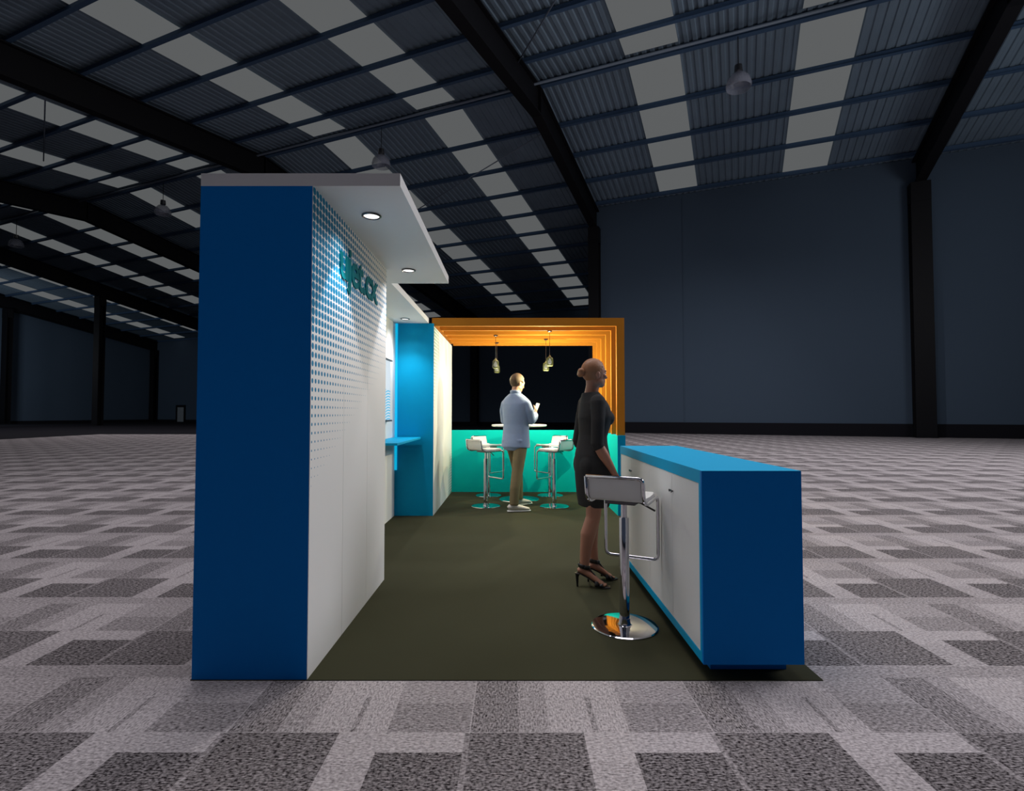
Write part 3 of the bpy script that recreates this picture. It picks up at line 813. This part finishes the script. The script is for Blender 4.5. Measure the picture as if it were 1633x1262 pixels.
# hair: cap following the skull plus a low bun
bm = bmesh.new()
bmesh.ops.create_uvsphere(bm, u_segments=40, v_segments=26, radius=1.0)
for v in bm.verts: v.co = Vector((v.co.x * 0.0775, v.co.y * 0.0975 - 0.012, v.co.z * 0.096 + 0.017))
kill = [v for v in bm.verts if (v.co.y > 0.048 - 0.55 * (v.co.z - 0.045) * (-1) and v.co.z < 0.062) or v.co.z < -0.072 or (v.co.z < -0.01 and v.co.y > 0.005)]
bmesh.ops.delete(bm, geom=kill, context='VERTS')
ext = bmesh.ops.solidify(bm, geom=bm.faces[:], thickness=0.006)
bmesh.ops.transform(bm, matrix=Rw @ Matrix.Scale(0.96, 4), verts=bm.verts[:])
hr = mesh_obj('hair', bm, M['hair_w'], wm, True)
bm = bmesh.new(); ball(bm, Rw @ Vector((0, -0.108, 0.0)), (0.036, 0.028, 0.034)); ball(bm, Rw @ Vector((0.008, -0.117, 0.010)), (0.026, 0.022, 0.022)); ball(bm, Rw @ Vector((-0.008, -0.115, -0.012)), (0.026, 0.022, 0.022))
remeshed('bun', bm, 0.004, M['hair_w'], hr, 3)
for sd, (H0, fd, sdv) in feet.items():
    def up(f, z, s2=0.0): return H0 + fd * f + sdv * s2 + Vector((0, 0, z))
    bm = bmesh.new()
    sweep(bm, [up(-0.055, 0.100), up(-0.02, 0.094), up(0.05, 0.056), up(0.10, 0.020), up(0.13, 0.006), up(0.185, 0.006)], [(0.022, 0.006), (0.030, 0.006), (0.032, 0.006), (0.042, 0.006), (0.043, 0.006), (0.024, 0.006)], 16, side=sdv)
    sh = mesh_obj('high_heel_sandal', bm, M['leather_b'], wm, True, 50)
    bm = bmesh.new(); sweep(bm, [up(-0.048, 0.098), up(-0.050, 0.07), up(-0.048, 0.0)], [0.019, 0.011, 0.0065], 12); mesh_obj('heel', bm, M['leather_b'], sh, True, 50)
    bm = bmesh.new()
    ring = [H0 + Vector((0, 0, 0.148)) + (sdv * math.cos(q) * 0.034 + fd * (math.sin(q) * 0.040 + 0.0)) + Vector((0, 0, -0.010 * math.sin(q))) for q in [2 * PI * i / 24 for i in range(25)]]
    sweep(bm, ring, [(0.015, 0.005)] * 25, 8, side=(0, 0, 1)); mesh_obj('ankle_strap', bm, M['leather_b'], sh, True)
    bm = bmesh.new()
    for f in (0.088, 0.120):
        zc = 0.062 - (f - 0.088) * 0.7
        arc = [up(f, 0.016 + (zc - 0.016) * math.sin(q), math.cos(q) * 0.044) for q in [PI * i / 12 for i in range(13)]]
        sweep(bm, arc, [(0.014, 0.005)] * 13, 8, side=fd)
    sweep(bm, [up(0.038, 0.132), up(0.06, 0.105), up(0.088, 0.066)], [(0.016, 0.006)] * 3, 8, side=sdv)
    mesh_obj('toe_strap', bm, M['leather_b'], sh, True)

# man with his back to the camera
PM = math.radians(33)
mn = thing('person', 'man seen from behind in a pale blue shirt and khaki trousers at the round table', 'person', (0.047, 6.98, ZF), -PM)
bm = bmesh.new()
sweep(bm, [(0, 0, 0.90), (0, 0, 1.00), (0, 0, 1.18), (0, 0.005, 1.34), (0, -0.005, 1.43), (0, -0.012, 1.475)], [(0.155, 0.105), (0.15, 0.105), (0.155, 0.105), (0.175, 0.11), (0.15, 0.085), (0.07, 0.06)], 24, side=(1, 0, 0))
sweep(bm, [(0, -0.02, 1.45), (0, -0.008, 1.52), (0, 0.012, 1.59)], [(0.066, 0.064), (0.057, 0.058), (0.055, 0.058)], 18, side=(1, 0, 0))
HM = Vector((0.004, 0.030, 1.652))
Rm = head(bm, HM, math.radians(-22), math.radians(-14), 1.04, True)
legm = {1: [(0.092, -0.01, 0.92), (0.090, -0.06, 0.72), (0.085, -0.10, 0.51), (0.080, -0.150, 0.30), (0.075, -0.165, 0.10)],
        -1: [(-0.092, 0.01, 0.92), (-0.095, 0.11, 0.72), (-0.11, 0.20, 0.52), (-0.118, 0.235, 0.30), (-0.122, 0.258, 0.10)]}
for sd, pts in legm.items():
    sweep(bm, pts, [0.085, 0.072, 0.054, 0.046, 0.036], 16, side=(1, 0, 0))
    a = Vector(pts[-1]); fy = math.radians(-47 if sd == 1 else -22); fd = Vector((-math.sin(fy), math.cos(fy), 0))
    H0 = Vector((a.x, a.y, 0))
    sweep(bm, [H0 - fd * 0.03 + Vector((0, 0, 0.06)), H0 + fd * 0.06 + Vector((0, 0, 0.05)), H0 + fd * 0.16 + Vector((0, 0, 0.03))], [(0.028, 0.03), (0.034, 0.028), (0.03, 0.015)], 12)
aR = [(0.164, -0.005, 1.372), (0.196, 0.010, 1.28), (0.208, 0.040, 1.155)]
fR = [(0.208, 0.040, 1.155), (0.195, 0.125, 1.185), (0.160, 0.225, 1.225), (0.148, 0.255, 1.238)]
aL = [(-0.164, -0.005, 1.372), (-0.198, 0.010, 1.28), (-0.206, 0.040, 1.15)]
fL = [(-0.206, 0.040, 1.15), (-0.17, 0.13, 1.165), (-0.110, 0.225, 1.19), (-0.095, 0.248, 1.198)]
for ar, fo in ((aR, fR), (aL, fL)):
    sweep(bm, ar, [0.05, 0.046, 0.040], 14); sweep(bm, fo, [0.040, 0.042, 0.032, 0.027], 14)
hand(bm, fR[-1], (-0.35, 0.75, 0.55), (-0.8, 0.1, 0.2), 1.02, 1, 0.45)
hand(bm, fL[-1], (0.6, 0.6, 0.35), (0.5, -0.2, 0.8), 1.02, -1, 0.45)
body = remeshed('body', bm, 0.006, M['skin_m'], mn, 4)
eyes(body, Rm, 1.04)
# shirt hanging loose
bm = bmesh.new()
rings = [(0.800, -0.012, 0.198, 0.158), (0.86, -0.008, 0.196, 0.154), (0.98, -0.002, 0.186, 0.138), (1.10, 0, 0.180, 0.130), (1.22, 0, 0.188, 0.132), (1.32, 0, 0.196, 0.130), (1.38, -0.005, 0.198, 0.120), (1.425, -0.010, 0.182, 0.104), (1.465, -0.015, 0.140, 0.088), (1.505, -0.016, 0.080, 0.072)]
sweep(bm, [(0, y, z) for z, y, a, b2 in rings], [(a, b2) for z, y, a, b2 in rings], 36, side=(1, 0, 0))
# longer rounded tail at the back
sweep(bm, [(0, -0.110, 0.765), (0, -0.105, 0.80), (0, -0.09, 0.90)], [(0.085, 0.040), (0.130, 0.055), (0.160, 0.06)], 24, side=(1, 0, 0))
sweep(bm, aR, [0.058, 0.058, 0.054], 16); sweep(bm, aL, [0.058, 0.058, 0.054], 16)
ball(bm, aR[2], 0.054); ball(bm, aL[2], 0.054)
sweep(bm, fR[:3], [0.055, 0.052, 0.042], 16); sweep(bm, fL[:3], [0.055, 0.052, 0.042], 16)
ball(bm, (0.160, -0.005, 1.370), 0.060); ball(bm, (-0.160, -0.005, 1.370), 0.060)
shirt = remeshed('shirt', bm, 0.0075, M['shirt'], mn, 5)
bm = bmesh.new()
col = [(0.064 * math.cos(q), -0.012 + 0.064 * math.sin(q), 1.515 - 0.012 * math.sin(q)) for q in [2 * PI * i / 28 for i in range(29)]]
sweep(bm, col, [(0.024, 0.008)] * 29, 10, side=(0, 0, 1)); mesh_obj('collar', bm, M['shirt'], shirt, True)
# trousers
bm = bmesh.new()
sweep(bm, [(0, -0.005, 0.98), (0, -0.01, 0.90), (0, -0.005, 0.82)], [(0.162, 0.115), (0.172, 0.125), (0.15, 0.11)], 28, side=(1, 0, 0))
for sd, pts in legm.items():
    pts = [Vector(p) for p in pts]; pts[-1] = pts[-1] + Vector((0, 0, -0.015))
    sweep(bm, pts, [(0.088, 0.094), (0.084, 0.088), (0.072, 0.076), (0.064, 0.068), (0.056, 0.062)], 20, side=(1, 0, 0))
remeshed('trousers', bm, 0.0075, M['khaki'], mn, 5)
# hair
bm = bmesh.new()
bmesh.ops.create_uvsphere(bm, u_segments=40, v_segments=26, radius=1.0)
for v in bm.verts: v.co = Vector((v.co.x * 0.079, v.co.y * 0.098 - 0.012, v.co.z * 0.099 + 0.018))
kill = [v for v in bm.verts if (v.co.y > 0.055 and v.co.z < 0.062) or v.co.z < -0.075 or (v.co.z < 0.005 and v.co.y > 0.0)]
bmesh.ops.delete(bm, geom=kill, context='VERTS')
bmesh.ops.solidify(bm, geom=bm.faces[:], thickness=0.006)
bmesh.ops.transform(bm, matrix=Rm @ Matrix.Scale(1.04, 4), verts=bm.verts[:])
mesh_obj('hair', bm, M['hair_m'], mn, True)
for sd, pts in legm.items():
    a = Vector(pts[-1]); fy = math.radians(-47 if sd == 1 else -22); fd = Vector((-math.sin(fy), math.cos(fy), 0)); sv = Vector((fd.y, -fd.x, 0))
    H0 = Vector((a.x, a.y, 0))
    bm = bmesh.new()
    sweep(bm, [H0 - fd * 0.078 + Vector((0, 0, 0.045)), H0 - fd * 0.06 + Vector((0, 0, 0.058)), H0 + Vector((0, 0, 0.062)), H0 + fd * 0.08 + Vector((0, 0, 0.050)), H0 + fd * 0.15 + Vector((0, 0, 0.038)), H0 + fd * 0.20 + Vector((0, 0, 0.030))],
          [(0.022, 0.022), (0.036, 0.036), (0.042, 0.042), (0.044, 0.034), (0.047, 0.024), (0.026, 0.014)], 18, side=sv)
    sh = remeshed('shoe', bm, 0.006, M['shoe_w'], mn, 3)
    bm = bmesh.new()
    sweep(bm, [H0 - fd * 0.086 + Vector((0, 0, 0.011)), H0 - fd * 0.06 + Vector((0, 0, 0.011)), H0 + fd * 0.06 + Vector((0, 0, 0.011)), H0 + fd * 0.15 + Vector((0, 0, 0.011)), H0 + fd * 0.212 + Vector((0, 0, 0.012))],
          [(0.026, 0.010), (0.037, 0.011), (0.042, 0.011), (0.046, 0.011), (0.028, 0.010)], 18, side=sv)
    mesh_obj('sole', bm, M['white_soft'], sh, True, 50)

# pale handheld item in the man's right hand
ph = thing('smartphone', 'small white handheld device held up by the man in the blue shirt', 'phone', (0, 0, 0))
Rz = Matrix.Rotation(-PM, 3, 'Z')
pw = Rz @ Vector((0.105, 0.345, 1.315)) + Vector((0.047, 6.98, ZF))
ph.location = pw; ph.rotation_euler = (math.radians(-20), math.radians(8), -PM - math.radians(25))
box_obj('case', (-0.036, -0.0045, -0.072), (0.036, 0.0045, 0.072), M['white_soft'], ph, 0.004)
box_obj('screen_glass', (-0.032, -0.0062, -0.066), (0.032, -0.0046, 0.066), M['white'], ph, 0.0)
